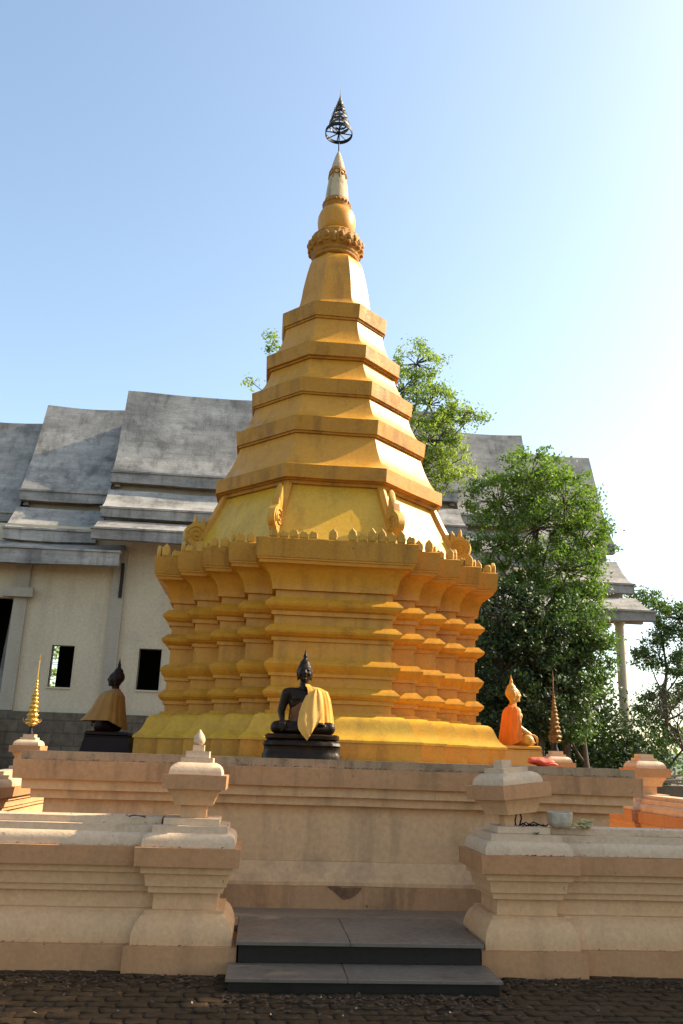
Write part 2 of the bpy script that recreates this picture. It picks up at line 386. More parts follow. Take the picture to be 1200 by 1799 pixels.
# ------------------------------------------------------------------ boundary walls and gate pillars
LOW = [('plinth', 'peach', [(.427, 0), (.426, .198)]),
       ('base_moulding', 'cream', [(.384, .199), (.386, .235), (.383, .27), (.374, .31), (.358, .35), (.337, .385), (.312, .41), (.306, .413), (.306, .432), (.300, .434)]),
       ('shaft', 'cream', [(.250, .4345), (.250, .5555)]),
       ('cornice', 'cream', [(.290, .556), (.293, .603), (.316, .606), (.317, .63), (.321, .66), (.330, .698), (.355, .701), (.358, .752), (.37, .754)]),
       ('cap_band', 'peach', [(.405, .755), (.410, .893)]),
       ('cap_roll', 'creamtop', [(.366, .894), (.366, .92), (.361, .95), (.348, .976), (.325, .992), (.313, .996), (.300, .998), (.300, 1.048)]),
       ('cap_slab', 'creamtop', [(.224, 1.049), (.224, 1.100)])]
UPP = [('neck', 'cream', [(.106, 1.101), (.106, 1.198)]),
       ('upper_cornice', 'cream', [(.156, 1.199), (.160, 1.215), (.176, 1.26), (.205, 1.305), (.218, 1.325)]),
       ('upper_band', 'peach', [(.257, 1.326), (.260, 1.439)]),
       ('upper_roll', 'creamtop', [(.216, 1.440), (.214, 1.465), (.203, 1.495), (.182, 1.518), (.150, 1.534), (.132, 1.536), (.132, 1.574)]),
       ('upper_slab', 'creamtop', [(.097, 1.575), (.097, 1.628)])]
def make_pillar(name, label, loc, group, finial='bud', tilt=False, rough=0.003, gmat='gilt'):
    t = thing(name, label, 'pillar', loc, 0, group)
    for nm, mt, pr in LOW:
        m = stack(lambda h: rect(h, h, nx=5, ny=5), pr)
        off = Vector(loc)
        m.v = [tuple(Vector(p) + noise.noise_vector((Vector(p) + off) * 2.0) * rough) for p in m.v]
        m.build(nm, mt, t, 40)
    up = []
    for nm, mt, pr in UPP:
        if tilt and nm == 'neck':
            m = MB(); m.loft([rect_z(rect(.036 + (z - 1.1) * .12, .085, -.085, -.01), z) for z in (1.101, 1.15, 1.205)])
            up.append(m.build(nm, mt, t, 40)); continue
        m = stack(lambda h: rect(h, h, nx=4, ny=4), pr)
        m.v = [tuple(Vector(p) + noise.noise_vector((Vector(p) + Vector(loc)) * 2.6) * rough) for p in m.v]
        if tilt:
            if nm == 'upper_slab':
                m = MB(); m.box(-.085, .02, -.06, .05, 1.575, 1.64)
            T = Matrix.Translation((-.045, 0, 1.2)) @ Matrix.Rotation(R(-5.5), 4, 'Y') @ Matrix.Rotation(R(23), 4, 'Z') @ Matrix.Translation((0.0, 0, -1.2))
            m.v = [tuple(T @ Vector(p)) for p in m.v]
        up.append(m.build(nm, mt, t, 40))
    if finial == 'bud':
        m = MB(); m.box(-.048, .048, -.048, .048, 1.6285, 1.678)
        m.build('finial_block', 'creamtop', t)
        m = MB(); m.lathe([(.030, 1.6785), (.044, 1.695), (.050, 1.715), (.047, 1.735), (.036, 1.76), (.018, 1.785), (.004, 1.806)], n=4 * 5)
        m.build('lotus_bud', 'creamtop', t, 60)
    elif finial == 'gilt':
        m = MB(); m.lathe([(.055, 1.6285), (.05, 1.66), (.03, 1.70), (.03, 1.80)], n=12); m.build('finial_stem', 'black', t, 40)
        m = MB()
        def fn(a, z): return 1 + .13 * abs(math.sin(4 * a + z * 9)) * max(0, min(1, (2.35 - z) * 3)) + .04 * math.sin(9 * a + 40 * z)
        pr = [(.03, 1.76), (.05, 1.775), (.095, 1.80)]
        z = 1.80; R0 = .098; 
        while z < 2.55:
            hh = .085 * (1 - (z - 1.8) * .55); q = R0 * (1 - (z - 1.8) / .86) ** 1.0 + .010
            pr += [(q * .78, z + hh * .15), (q * .80, z + hh * .45), (q, z + hh * .75), (q * .97, z + hh * .92)]; z += hh
        pr += [(.012, 2.57), (.010, 2.70), (.007, 2.90), (.003, 2.95)]
        m.lathe(pr, n=28, fn=fn); m.wobble(.008, 16)
        f = m.build('gilt_finial', gmat, t, 50)
        k = MB(); k.box(-.022, .022, -.004, .004, 2.90, 2.93); k.tube([(0, 0, 2.93), (0, 0, 3.02)], [.008, .003], 6); k.build('finial_cross', gmat, f)
        for a in range(4):
            h = MB(); an = PI / 2 * a + .5
            h.tube([(.09 * math.cos(an), .09 * math.sin(an), 1.86), (.13 * math.cos(an), .13 * math.sin(an), 1.83), (.155 * math.cos(an), .155 * math.sin(an), 1.86), (.15 * math.cos(an), .15 * math.sin(an), 1.90)], [.014, .012, .009, .003], 6)
            h.build('flame_hook', gmat, f, 60)
    return t
def rect_z(pts, z): return [(x, y, z) for x, y in pts]
GP = 'plaster gate pillars in the boundary wall'
p1 = make_pillar('gate_pillar', 'cream gate pillar left of the steps, topped with an intact lotus bud', (-1.285, -4.103, 0), GP)
p2 = make_pillar('gate_pillar', 'cream gate pillar right of the steps, its leaning cap broken at the neck', (1.465, -4.103, 0), GP, None, True)
m = MB()
for k in range(5):
    a = k * 1.3; m.tube([(.02 + .02 * k, -.05, 1.10), (.03 + .03 * k, -.09 + .02 * math.sin(a), 1.125 + .012 * math.sin(a * 2)), (.06 + .045 * k, -.10, 1.108), (.09 + .04 * k, -.09, 1.12)], .006, 6)
m.tube([(-.01, -.03, 1.10), (-.03, -.07, 1.14), (-.02, -.08, 1.19), (.0, -.05, 1.22)], .006, 6); m.tube([(.03, 0, 1.1), (.04, -.03, 1.16), (.03, 0, 1.23)], .008, 6)
m.build('bent_rebar', 'black', p2, 60)
def make_wall(name, label, x0, x1, y0, y1, dz, cat='wall', wob=.004):
    """profiled wall along x or y between the given centre-line ends"""
    t = thing(name, label, cat, ((x0 + x1) / 2, (y0 + y1) / 2, dz), 0, 'low plaster boundary walls around the stupa')
    L = math.hypot(x1 - x0, y1 - y0) / 2; alongx = abs(x1 - x0) > abs(y1 - y0); k = max(2, int(L / .18))
    loc = Vector(t.location)
    for nm, mt, pr in LOW:
        pr2 = [(h - .08, z - (.003 if z > 0 else 0)) for h, z in pr]
        fn = (lambda h: rect(L, h, nx=k, ny=2)) if alongx else (lambda h: rect(h, L, nx=2, ny=k))
        m = stack(fn, pr2)
        m.v = [tuple(Vector(p) + noise.noise_vector((Vector(p) + loc) * 1.6) * wob) for p in m.v]
        m.build(nm, mt, t, 40)
    return t
make_wall('boundary_wall', 'low cream wall with moulded cap left of the steps', -6.3, -1.532, -4.103, -4.103, 0)
make_wall('boundary_wall', 'low cream wall right of the steps with a cup on its top', 1.712, 6.3, -4.103, -4.103, 0)
make_wall('boundary_wall', 'sunlit cream side wall beyond the left end of the platform', -4.62, -4.62, -3.5, 10, .18)
make_wall('boundary_wall', 'orange shaded side wall beyond the right end of the platform', 4.62, 4.62, -3.5, 10, .16)
make_pillar('gate_pillar', 'small pillar with gilt spire finial by the left end of the platform', (-4.76, 3.95, .22), GP, 'gilt')
make_pillar('gate_pillar', 'small pillar with gilt spire finial in front of the dark trees', (4.35, 3.15, .22), GP, 'gilt', False, .003, 'oldgilt')
make_pillar('gate_pillar', 'stepped pillar cap on the side wall at the far right of the platform', (4.62, .25, .17), GP, None)

# ------------------------------------------------------------------ platform
pf = thing('stupa_platform', 'square cream plaster platform with stained cornice carrying the stupa', 'platform', (0, 0, .25))
def pfp(name, mat, prof, nb=34, wob=.005):
    m = stack(lambda h: rect(h, h, nx=nb, ny=nb), prof, wob, 1.3); m.v = [(x, y, z - .25) for x, y, z in m.v]
    return m.build(name, mat, pf, 40)
pfp('plinth', 'peachP', [(3.06, .24), (3.05, .44)])
pfp('base_moulding', 'creamP', [(3.0, .441), (3.0, .475), (2.95, .53), (2.90, .555), (2.88, .60), (2.85, .64)])
pfp('wall', 'creamP', [(2.82, .641), (2.82, 1.156)])
pfp('cornice', 'creamP', [(2.925, 1.157), (2.93, 1.237), (3.0, 1.239), (3.005, 1.331)])
pfp('cap_band', 'peachP', [(3.075, 1.333), (3.085, 1.508)])
pfp('curb', 'curb', [(3.03, 1.509), (3.025, 1.590)])

m = MB(); pts = [(-.06, .44), (.02, .445), (.10, .435), (.20, .44), (.27, .437), (.22, .38), (.16, .345), (.09, .33), (.04, .37), (-.01, .41)]
m.prism(pts, 'y', -3.060, -3.03); m.v = [(x, y, z - .25) for x, y, z in m.v]; m.build('bare_patch', MAT['patch'], pf)
# ------------------------------------------------------------------ the stupa
sp = thing('golden_stupa', 'tall golden stupa with redented base, eight sided tiers and spire', 'stupa', (0, 0, 1.59))
def part(mb, name, mat, parent=sp, smooth=35, dz=1.59):
    mb.v = [(x, y, z - dz) for x, y, z in mb.v]
    return mb.build(name, mat, parent, smooth)
part(stack(redent, [(.985, 1.585), (.982, 1.772)], .004), 'plinth', 'gold')
part(stack(redent, [(1.0, 1.773), (1.0, 1.80), (.982, 1.815), (.955, 1.835), (.928, 1.862), (.905, 1.90), (.888, 1.94), (.872, 1.985), (.856, 2.02), (.835, 2.044), (.80, 2.062), (.75, 2.069)], .004), 'bell_moulding', 'yellow')
BODY = [(.735, 2.07), (.735, 2.10), (.685, 2.103), (.685, 2.19), (.716, 2.193), (.716, 2.237), (.738, 2.243), (.768, 2.275), (.774, 2.300), (.764, 2.316), (.708, 2.368), (.69, 2.372), (.69, 2.478),
    (.72, 2.482), (.72, 2.517), (.744, 2.545), (.768, 2.585), (.774, 2.612), (.764, 2.628), (.712, 2.678), (.677, 2.682), (.677, 2.876), (.704, 2.88), (.706, 2.922), (.745, 2.934), (.780, 2.965), (.788, 2.990), (.777, 3.008),
    (.719, 3.062), (.685, 3.065), (.685, 3.17), (.720, 3.173), (.720, 3.220), (.755, 3.236), (.787, 3.272), (.795, 3.298), (.784, 3.316), (.727, 3.374), (.682, 3.378), (.682, 3.463), (.726, 3.466), (.728, 3.510),
    (.730, 3.53), (.742, 3.58), (.762, 3.63), (.788, 3.675), (.822, 3.715), (.86, 3.735), (.893, 3.74), (.899, 3.776), (.918, 3.78), (.920, 3.80)]
part(stack(redent, BODY, .005), 'body', 'gold', smooth=22)
part(stack(redent, [(.93, 3.801), (.945, 4.02), (.93, 4.03)], .005), 'cornice', 'band')
def octm(prof, wob=.004): return stack(octa, prof, wob)
TIERS = [([(1.84, 4.031), (1.745, 4.22), (1.64, 4.45), (1.53, 4.68), (1.421, 4.944)], [(1.46, 4.945), (1.465, 4.985), (1.50, 4.988), (1.505, 5.0), (1.553, 5.003), (1.560, 5.18), (1.53, 5.192)]),
    ([(1.515, 5.193), (1.46, 5.235), (1.39, 5.36), (1.325, 5.52), (1.268, 5.708)], [(1.295, 5.71), (1.298, 5.735), (1.322, 5.738), (1.342, 5.935), (1.315, 5.945)]),
    ([(1.30, 5.946), (1.24, 5.99), (1.185, 6.09), (1.13, 6.22), (1.10, 6.344)], [(1.125, 6.345), (1.128, 6.368), (1.148, 6.372), (1.163, 6.575), (1.135, 6.585)]),
    ([(1.12, 6.586), (1.05, 6.635), (.99, 6.73), (.94, 6.85), (.90, 6.984)], [(.93, 6.985), (.932, 7.012), (.972, 7.016), (.987, 7.212), (.96, 7.222)]),
    ([(.945, 7.223), (.87, 7.275), (.80, 7.39), (.75, 7.55), (.722, 7.724)], [(.742, 7.725), (.744, 7.755), (.765, 7.758), (.787, 7.974), (.765, 7.984)])]
for a, b in TIERS:
    t_ = part(octm(a), 'tier', 'yellow' if a is TIERS[0][0] else 'gold')
    c_ = part(octm(b, .006), 'tier_cornice', 'band'); c_.parent = t_
part(octm([(.75, 7.985), (.66, 8.02), (.60, 8.08), (.56, 8.14), (.54, 8.19), (.52, 8.30), (.50, 8.47), (.475, 8.62), (.445, 8.78), (.408, 8.95), (.385, 9.02), (.35, 9.07), (.30, 9.10)], .003), 'bell', 'gold', smooth=25)
cx = -.012
m = MB()
def colf(a, z):
    q = max(0, 1 - abs(z - 9.37) / .17)
    return 1 + q * (.05 * abs(math.sin(11 * a)) + .035 * math.sin(23 * a + 60 * z) + .03 * noise.noise(Vector((a * 6, z * 20, 0))))
m.lathe([(.29, 9.09), (.345, 9.11), (.365, 9.13), (.365, 9.155), (.352, 9.165), (.375, 9.19), (.380, 9.21), (.368, 9.225), (.385, 9.25), (.41, 9.29), (.42, 9.33), (.418, 9.37), (.40, 9.42), (.405, 9.45), (.38, 9.50), (.385, 9.52), (.35, 9.56), (.30, 9.595), (.24, 9.605)], (cx, 0), 144, colf)
part(m, 'collar', 'relief', smooth=50)
m = MB()
for k in range(22):
    a = 2 * PI * k / 22; c = Vector((cx + .425 * math.cos(a), .425 * math.sin(a), 9.36 + .02 * (k % 2)))
    rt = Matrix.Rotation(a, 3, 'Z')
    m.ell(c, (.035, .048, .065), 8, 6, rt)
    m.ell(c + Vector((.02 * math.cos(a), .02 * math.sin(a), -.075)) - Vector((.035 * math.cos(a), .035 * math.sin(a), 0)), (.035, .045, .04), 8, 6, rt)
m.wobble(.012, 14)
part(m, 'carved_petals', 'relief', smooth=60)
m = MB(); m.lathe([(.24, 9.606), (.272, 9.66), (.295, 9.74), (.305, 9.83), (.298, 9.92), (.27, 10.00), (.235, 10.045), (.20, 10.065)], (cx, 0), 48); part(m, 'globe', 'gold', smooth=60)
cx2 = -.022
m = MB(); m.lathe([(.195, 10.066), (.205, 10.09), (.208, 10.12), (.218, 10.14), (.218, 10.19), (.206, 10.21), (.204, 10.235), (.19, 10.24)], (cx2, 0), 48)
for k in range(22):
    a = 2 * PI * k / 22; m.ell((cx2 + .219 * math.cos(a), .219 * math.sin(a), 10.165), (.016, .022, .026), 8, 6, Matrix.Rotation(a, 3, 'Z'))
part(m, 'bead_ring', 'relief', smooth=60)
m = MB(); m.lathe([(.192, 10.241), (.178, 10.40), (.160, 10.55), (.142, 10.68), (.130, 10.76), (.118, 10.84), (.113, 10.86), (.098, 10.94), (.078, 11.02), (.052, 11.11), (.028, 11.18), (.008, 11.22)], (cx2, 0), 40); part(m, 'spire', 'spire', smooth=50)
m = MB(); m.lathe([(.128, 10.78), (.138, 10.785), (.134, 10.82), (.125, 10.845), (.116, 10.846)], (cx2, 0), 40)
for k in range(8):
    a = 2 * PI * k / 8 + .2; a2 = a + PI / 8
    pth = []
    for q in range(7):
        aa = a + (2 * PI / 8) * q / 6; zz = 10.78 - .085 * math.sin(PI * q / 6); r_ = .135 + (10.78 - zz) * .14
        pth.append((cx2 + r_ * math.cos(aa), r_ * math.sin(aa), zz))
    m.tube(pth, .011, 6)
    m.tube([(cx2 + .137 * math.cos(a), .137 * math.sin(a), 10.79), (cx2 + .152 * math.cos(a), .152 * math.sin(a), 10.62)], [.013, .007], 6)
part(m, 'garland_band', 'relief', smooth=60)
# umbrella finial
cx3 = -.03
um = MB(); um.tube([(cx2, 0, 11.19), (cx3, 0, 12.2)], .010, 8); um = part(um, 'umbrella_finial', 'black', smooth=50)
def ringband(r, z, h, th=.010, n=40):
    m = MB(); L = []
    for (q, zz) in ((r, z), (r, z + h), (r - th, z + h), (r - th, z), (r, z)):
        L.append([(cx3 + q * math.cos(2 * PI * i / n), q * math.sin(2 * PI * i / n), zz) for i in range(n)])
    m.loft(L, False, False); return m
wh = part(ringband(.228, 11.555, .06, .014, 56), 'wheel_rim', 'black', um, 40)
for k in range(8):
    a = PI / 4 * k + .08; m = MB(); m.tube([(cx3, 0, 11.585), (cx3 + .22 * math.cos(a), .22 * math.sin(a), 11.585)], .009, 6)
    part(m, 'spoke', 'black', um, 60)
m = MB(); m.lathe([(.03, 11.57), (.035, 11.59), (.03, 11.61)], (cx3, 0), 12); part(m, 'hub', 'black', um, 60)
lv = [(.165, 11.70, .035), (.150, 11.775, .03), (.128, 11.86, .03), (.108, 11.94, .028), (.085, 12.02, .025), (.060, 12.095, .022)]
for i, (r, z, h) in enumerate(lv):
    m = ringband(r, z, h, .010, 32)
    nxt = lv[i + 1] if i < len(lv) - 1 else (.03, 12.15, .02)
    for k in range(10):
        a = 2 * PI * k / 10 + i * .3; b = 2 * PI / 20
        m.tube([(cx3 + r * math.cos(a), r * math.sin(a), z + h), (cx3 + (r + .006) * math.cos(a + b), (r + .006) * math.sin(a + b), (z + h + nxt[1]) / 2), (cx3 + nxt[0] * math.cos(a + b), nxt[0] * math.sin(a + b), nxt[1])], .006, 5)
    part(m, 'umbrella_tier', 'bronze' if i % 2 == 0 else 'black', um, 50)
m = MB(); m.lathe([(.03, 12.13), (.045, 12.16), (.050, 12.19), (.040, 12.225), (.022, 12.25), (.026, 12.265), (.014, 12.30), (.006, 12.36), (.002, 12.475)], (cx3, 0), 16); part(m, 'needle', 'bronze', um, 60)
# antefixes along the cornice
def antefix(x, y, ang, hgt, wd=.10, worn=0):
    prof = [(-.42, 0), (.42, 0), (.52, .35), (.45, .70), (0, 1.05), (-.45, .70), (-.52, .35)]
    if worn == 1: prof = [(-.5, 0), (.5, 0), (.52, .45), (.3, .62), (.05, .55), (-.25, .7), (-.5, .4)]
    m = MB(); pts = [(p[0] * wd, p[1] * hgt) for p in prof]
    f = [(p[0], -.016, p[1]) for p in pts]; b = [(p[0] * .92, .018, p[1] * .96) for p in pts]; mid = [(p[0] * .7, -.030, p[1] * .8 + .02) for p in pts]
    m.loft([b, f, mid])
    ca, sa = math.cos(ang), math.sin(ang)
    m.v = [(x + p[0] * ca - p[1] * sa, y + p[0] * sa + p[1] * ca, 4.028 + p[2]) for p in m.v]
    part(m, 'antefix', 'orn', smooth=None)
B = .945; RR_ = B + 4 * STEP; inset = .05
def edge_antefix(x0, y0, x1, y1, ang, n, front):
    for k in range(n):
        t = (k + .5) / n
        h = random.uniform(.125, .175); wv = 1 if random.random() < .35 else 0
        if front and random.random() < .06: continue
        antefix(x0 + (x1 - x0) * t, y0 + (y1 - y0) * t, ang + random.uniform(-.12, .12), h, .105, wv)
for q, full in ((0, True), (1, True), (3, True)):
    ang = q * PI / 2; ca, sa = math.cos(ang), math.sin(ang)
    def rt(x, y): return x * ca - y * sa, x * sa + y * ca
    a = rt(-B + .03, -RR_ + inset); b = rt(B - .03, -RR_ + inset)
    edge_antefix(*a, *b, ang, 16, q == 0)
for sx in (-1, 1):
    for k in range(1, 5):
        x0 = sx * (B + (k - 1) * STEP); x1 = sx * (B + k * STEP); y = -(RR_ - k * STEP) + inset
        edge_antefix(x0 + sx * .0, y, x1 - sx * .07, y, 0, 2, True)
        xs = sx * (B + k * STEP - inset)
        if k < 4: edge_antefix(xs, y + .03, xs, y + STEP - .12, sx * PI / 2, 1, True)
# hip ribs with scrolls and flames
for k in range(8):
    ang = PI / 8 + k * PI / 4
    def rad(m):
        ca, sa = math.cos(ang), math.sin(ang)
        m.v = [(p[0] * ca - p[1] * sa, p[0] * sa + p[1] * ca, p[2]) for p in m.v]; return m
    ic = 1 / math.cos(PI / 8)
    m = MB(); pr = [(1.421, 4.94), (1.53, 4.68), (1.64, 4.45), (1.70, 4.32)]
    L = []
    for a_, z_ in pr:
        r_ = a_ * ic; L.append([(r_ - .06, -.055, z_), (r_ + .035, -.055, z_ + .01), (r_ + .062, 0, z_ + .02), (r_ + .035, .055, z_ + .01), (r_ - .06, .055, z_)])
    m.loft(L); rib = part(rad(m), 'hip_rib', 'gold')
    m = MB()
    out = [(1.79, 4.04), (1.93, 4.04), (1.97, 4.12), (1.93, 4.2), (1.99, 4.24)]
    c0 = (1.93, 4.385); rr_ = .145
    for j in range(11):
        a_ = -1.1 + j * (2.2 / 10) * .95; out.append((c0[0] + rr_ * math.cos(a_), c0[1] + rr_ * math.sin(a_)))
    out += [(1.955, 4.55), (1.945, 4.65), (1.90, 4.55), (1.84, 4.52), (1.78, 4.50), (1.76, 4.30), (1.80, 4.15)]
    m.prism([(p[0], p[1]) for p in out], 'y', -.045, .045)
    scr = part(rad(m), 'scroll', 'orn', rib, 40)
    for sd_ in (-1, 1):
        m = MB(); pth = []
        for j in range(30):
            th = j * .42; q = .125 * (1 - j / 34)
            pth.append((c0[0] - .01 + q * math.cos(th - .6), sd_ * .047, c0[1] + q * math.sin(th - .6)))
        m.tube(pth, .013, 6); part(rad(m), 'spiral', 'orn', scr, 60)
    m = MB(); fl_ = [(1.80, 4.28), (1.86, 4.26), (1.905, 4.40), (1.90, 4.58), (1.86, 4.72), (1.80, 4.86), (1.775, 4.72), (1.765, 4.5)]
    m.loft([[(p[0], -.008, p[1]) for p in [(1.83 + (q[0] - 1.83) * .8, 4.5 + (q[1] - 4.5) * .9) for q in fl_]], [(p[0], 0.02, p[1]) for p in fl_], [(p[0], .045, p[1]) for p in fl_], [(p[0], .07, p[1]) for p in [(1.83 + (q[0] - 1.83) * .8, 4.5 + (q[1] - 4.5) * .9) for q in fl_]]])
    fh = 1.0 if k in (5, 6) else .62
    m.v = [(x + .02, y - .03, 4.28 + (z - 4.28) * fh) for x, y, z in m.v]
    part(rad(m), 'flame_leaf', 'orn', rib, 50)

# ------------------------------------------------------------------ statues
def remesh(ob, vox, smooth_it=4):
    md = ob.modifiers.new('r', 'REMESH'); md.mode = 'VOXEL'; md.voxel_size = vox
    ms = ob.modifiers.new('s', 'SMOOTH'); ms.factor = .5; ms.iterations = smooth_it
    dg = bpy.context.evaluated_depsgraph_get(); me = bpy.data.meshes.new_from_object(ob.evaluated_get(dg))
    ob.modifiers.clear(); old = ob.data; ob.data = me; me.name = old.name
    me.polygons.foreach_set('use_smooth', [True] * len(me.polygons)); return ob
def capsule(m, a, b, ra, rb, n=12):
    a = Vector(a); b = Vector(b); m.tube([a, a.lerp(b, .33), a.lerp(b, .67), b], [ra, ra + (rb - ra) * .33, ra + (rb - ra) * .67, rb], n)
    m.ell(a, (ra,) * 3, n, 8); m.ell(b, (rb,) * 3, n, 8)
def buddha(name, label, loc, rz, bodymat, hairmat, robemat, phi, base, robe_front=0.0, scale=1.0, extra=None, hem=.34):
    t = thing(name, label, 'statue', loc, rz, 'seated statues around the stupa')
    t.scale = (scale,) * 3
    m = MB()
    m.ell((0, 0, .31), (.155, .12, .09)); m.ell((0, 0, .42), (.118, .088, .12)); m.ell((0, -.005, .56), (.155, .098, .125)); m.ell((0, 0, .63), (.165, .085, .07))
    capsule(m, (-.15, 0, .655), (.15, 0, .655), .055, .055); capsule(m, (0, 0, .68), (0, -.008, .79), .05, .043)
    m.ell((-.06, -.055, .60), (.07, .05, .05)); m.ell((.06, -.055, .60), (.07, .05, .05))
    # head, face
    m.ell((0, -.012, .865), (.074, .082, .098), 24, 16); m.ell((0, -.035, .815), (.048, .052, .048)); m.ell((0, -.085, .79), (.02, .016, .014))
    capsule(m, (0, -.088, .895), (0, -.106, .855), .007, .013); m.ell((-.013, -.098, .853), (.009, .01, .008)); m.ell((.013, -.098, .853), (.009, .01, .008))
    for sx in (-1, 1):
        m.ell((sx * .029, -.082, .886), (.020, .013, .010)); capsule(m, (sx * .010, -.092, .905), (sx * .050, -.074, .908), .005, .005, 8)
        m.ell((sx * .074, .0, .865), (.012, .024, .045)); m.ell((sx * .070, -.002, .81), (.009, .014, .035)); m.ell((sx * .04, -.06, .845), (.025, .025, .025))
    m.ell((0, -.094, .829), (.022, .010, .006)); m.ell((0, -.091, .819), (.018, .010, .007))
    # arms: right hand over the shin, left hand in the lap
    capsule(m, (-.180, 0, .648), (-.225, .02, .47), .052, .041); capsule(m, (-.225, .02, .47), (-.215, -.14, .375), .040, .027); m.ell((-.213, -.175, .362), (.030, .045, .018))
    for i, (dx, ln) in enumerate(((-.024, .062), (-.008, .078), (.008, .074), (.023, .056))):
        capsule(m, (-.213 + dx, -.205, .360), (-.213 + dx * 1.1, -.232, .335), .0095, .0085, 8); capsule(m, (-.213 + dx * 1.1, -.232, .335), (-.213 + dx * 1.15, -.236, .335 - ln), .0085, .006, 8)
    capsule(m, (-.185, -.17, .36), (-.165, -.215, .345), .010, .007, 8)
    capsule(m, (.180, 0, .648), (.235, .02, .46), .052, .041); capsule(m, (.235, .02, .46), (.085, -.15, .375), .040, .026); m.ell((.035, -.175, .362), (.05, .034, .016))
    for i, dy in enumerate((-.028, -.010, .008, .024)):
        capsule(m, (.0, -.175 + dy, .364), (-.045 + (.006 * abs(i - 1.5)), -.178 + dy, .368), .009, .007, 8)
    capsule(m, (.05, -.15, .37), (.01, -.135, .39), .010, .008, 8)
    # crossed legs
    capsule(m, (.09, 0, .30), (.265, -.11, .30), .085, .066); capsule(m, (-.09, 0, .30), (-.265, -.11, .30), .085, .066)
    capsule(m, (.265, -.11, .295), (-.06, -.21, .285), .062, .042); capsule(m, (-.265, -.12, .30), (.10, -.20, .325), .060, .040)
    m.ell((.155, -.185, .335), (.065, .035, .022)); m.ell((-.12, -.205, .275), (.07, .035, .022)); m.ell((0, -.08, .285), (.2, .14, .055))
    ob = m.build('body', bodymat, t); remesh(ob, .0075, 3)
    # hair: curls cap, topknot, flame
    m = MB(); m.ell((0, .008, .888), (.080, .084, .086), 28, 18); m.v = [p if not (p[1] < -.045 and p[2] < .915) else (p[0] * .9, -.045, p[2]) for p in m.v]
    m.ell((0, .012, .955), (.058, .058, .045)); m.lathe([(.040, .975), (.036, .992), (.024, 1.005), (.020, 1.02), (.023, 1.035), (.014, 1.06), (.008, 1.09), (.002, 1.132)], (0, .012), 14)
    hb = m.build('hair', hairmat, t); remesh(hb, .0065, 2)
    # robe
    def sheet(rows, p0, p1, n, nm, mt, folds=.010, kf=13, th=.006, front=0.0, dropf=0.0):
        outer = []; inner = []
        for k in range(len(rows) * 4 - 3):
            i = k // 4; f = (k % 4) / 4
            A = rows[i]; Bq = rows[min(i + 1, len(rows) - 1)]
            rx, ry, z = [A[j] + (Bq[j] - A[j]) * f for j in range(3)]
            tt = k / (len(rows) * 4 - 4); Lo = []; Li = []
            for j in range(n + 1):
                ph = R(p0 + (p1 - p0) * j / n); fo = folds * tt * (math.sin(kf * ph + 2 * tt) + .5 * math.sin(kf * 2.3 * ph + 1.3 + tt))
                fr = max(0, -math.sin(ph)) * front * tt ** 1.3
                X = (rx + fo) * math.cos(ph); Y = (ry + fo) * math.sin(ph) - fr; Z = z - dropf * tt * tt * max(0, math.sin(ph))
                Lo.append((X, Y, Z)); Li.append((X * (1 - th / max(.03, rx)), Y * (1 - th / max(.03, ry)), Z - .003))
            outer.append(Lo); inner.append(Li)
        m = MB(); m.loft([a + list(reversed(b)) for a, b in zip(outer, inner)])
        return m.build(nm, mt, t, 70)
    rows = [(.052, .052, .745), (.085, .065, .722), (.165, .083, .712), (.243, .108, .675), (.272, .120, .60), (.290, .135, .50), (.300, .155, .42), (.308, .17, hem)]
    sheet(rows, phi[0], phi[1], 90, 'robe', robemat, front=robe_front, dropf=.09)
    if extra: extra(t, sheet)
    base(t)
    return t
def front_base(t):
    m = MB(); P8 = lambda hx, hy: [(hx * math.copysign(abs(math.cos(a)) ** .55, math.cos(a)), hy * math.copysign(abs(math.sin(a)) ** .55, math.sin(a))) for a in [2 * PI * i / 48 for i in range(48)]]
    def el(prof, nm, amp=0, kf=0):
        m = MB(); L = []
        for s_, z in prof:
            pts = P8(.395 * s_, .275 * s_)
            L.append([(x * (1 + amp * abs(math.sin(kf * math.atan2(y, x)))), y * (1 + amp * abs(math.sin(kf * math.atan2(y, x)))), z) for x, y in pts])
        m.loft(L); m.wobble(.004, 12); m.build(nm, 'lacquer', t, 45)
    el([(1.0, 0), (1.0, .04), (.965, .055), (.955, .09), (.97, .115)], 'pedestal', .02, 9)
    el([(.93, .1155), (.975, .13), (.95, .16), (.89, .178)], 'lotus_ring', .06, 11)
    el([(.86, .1785), (.95, .195), (.96, .225), (.9, .238)], 'seat_cushion')
def box_base(mat):
    def f(t):
        m = MB(); L = [[(x * sx, y * sy, z) for x, y in [(-1, -1), (1, -1), (1, 1), (-1, 1)]] for sx, sy, z in ((.36, .29, 0), (.35, .28, .03), (.33, .25, .17), (.34, .26, .175), (.34, .26, .185))]
        m.loft(L); m.build('pedestal', mat, t)
        m = MB(); m.loft([[(x * sx, y * sy, z) for x, y in rect(1, 1, nx=8, ny=6)] for sx, sy, z in ((.31, .24, .1855), (.33, .255, .20), (.33, .25, .225), (.30, .22, .238))]); m.build('seat_cushion', mat, t, 50)
    return f
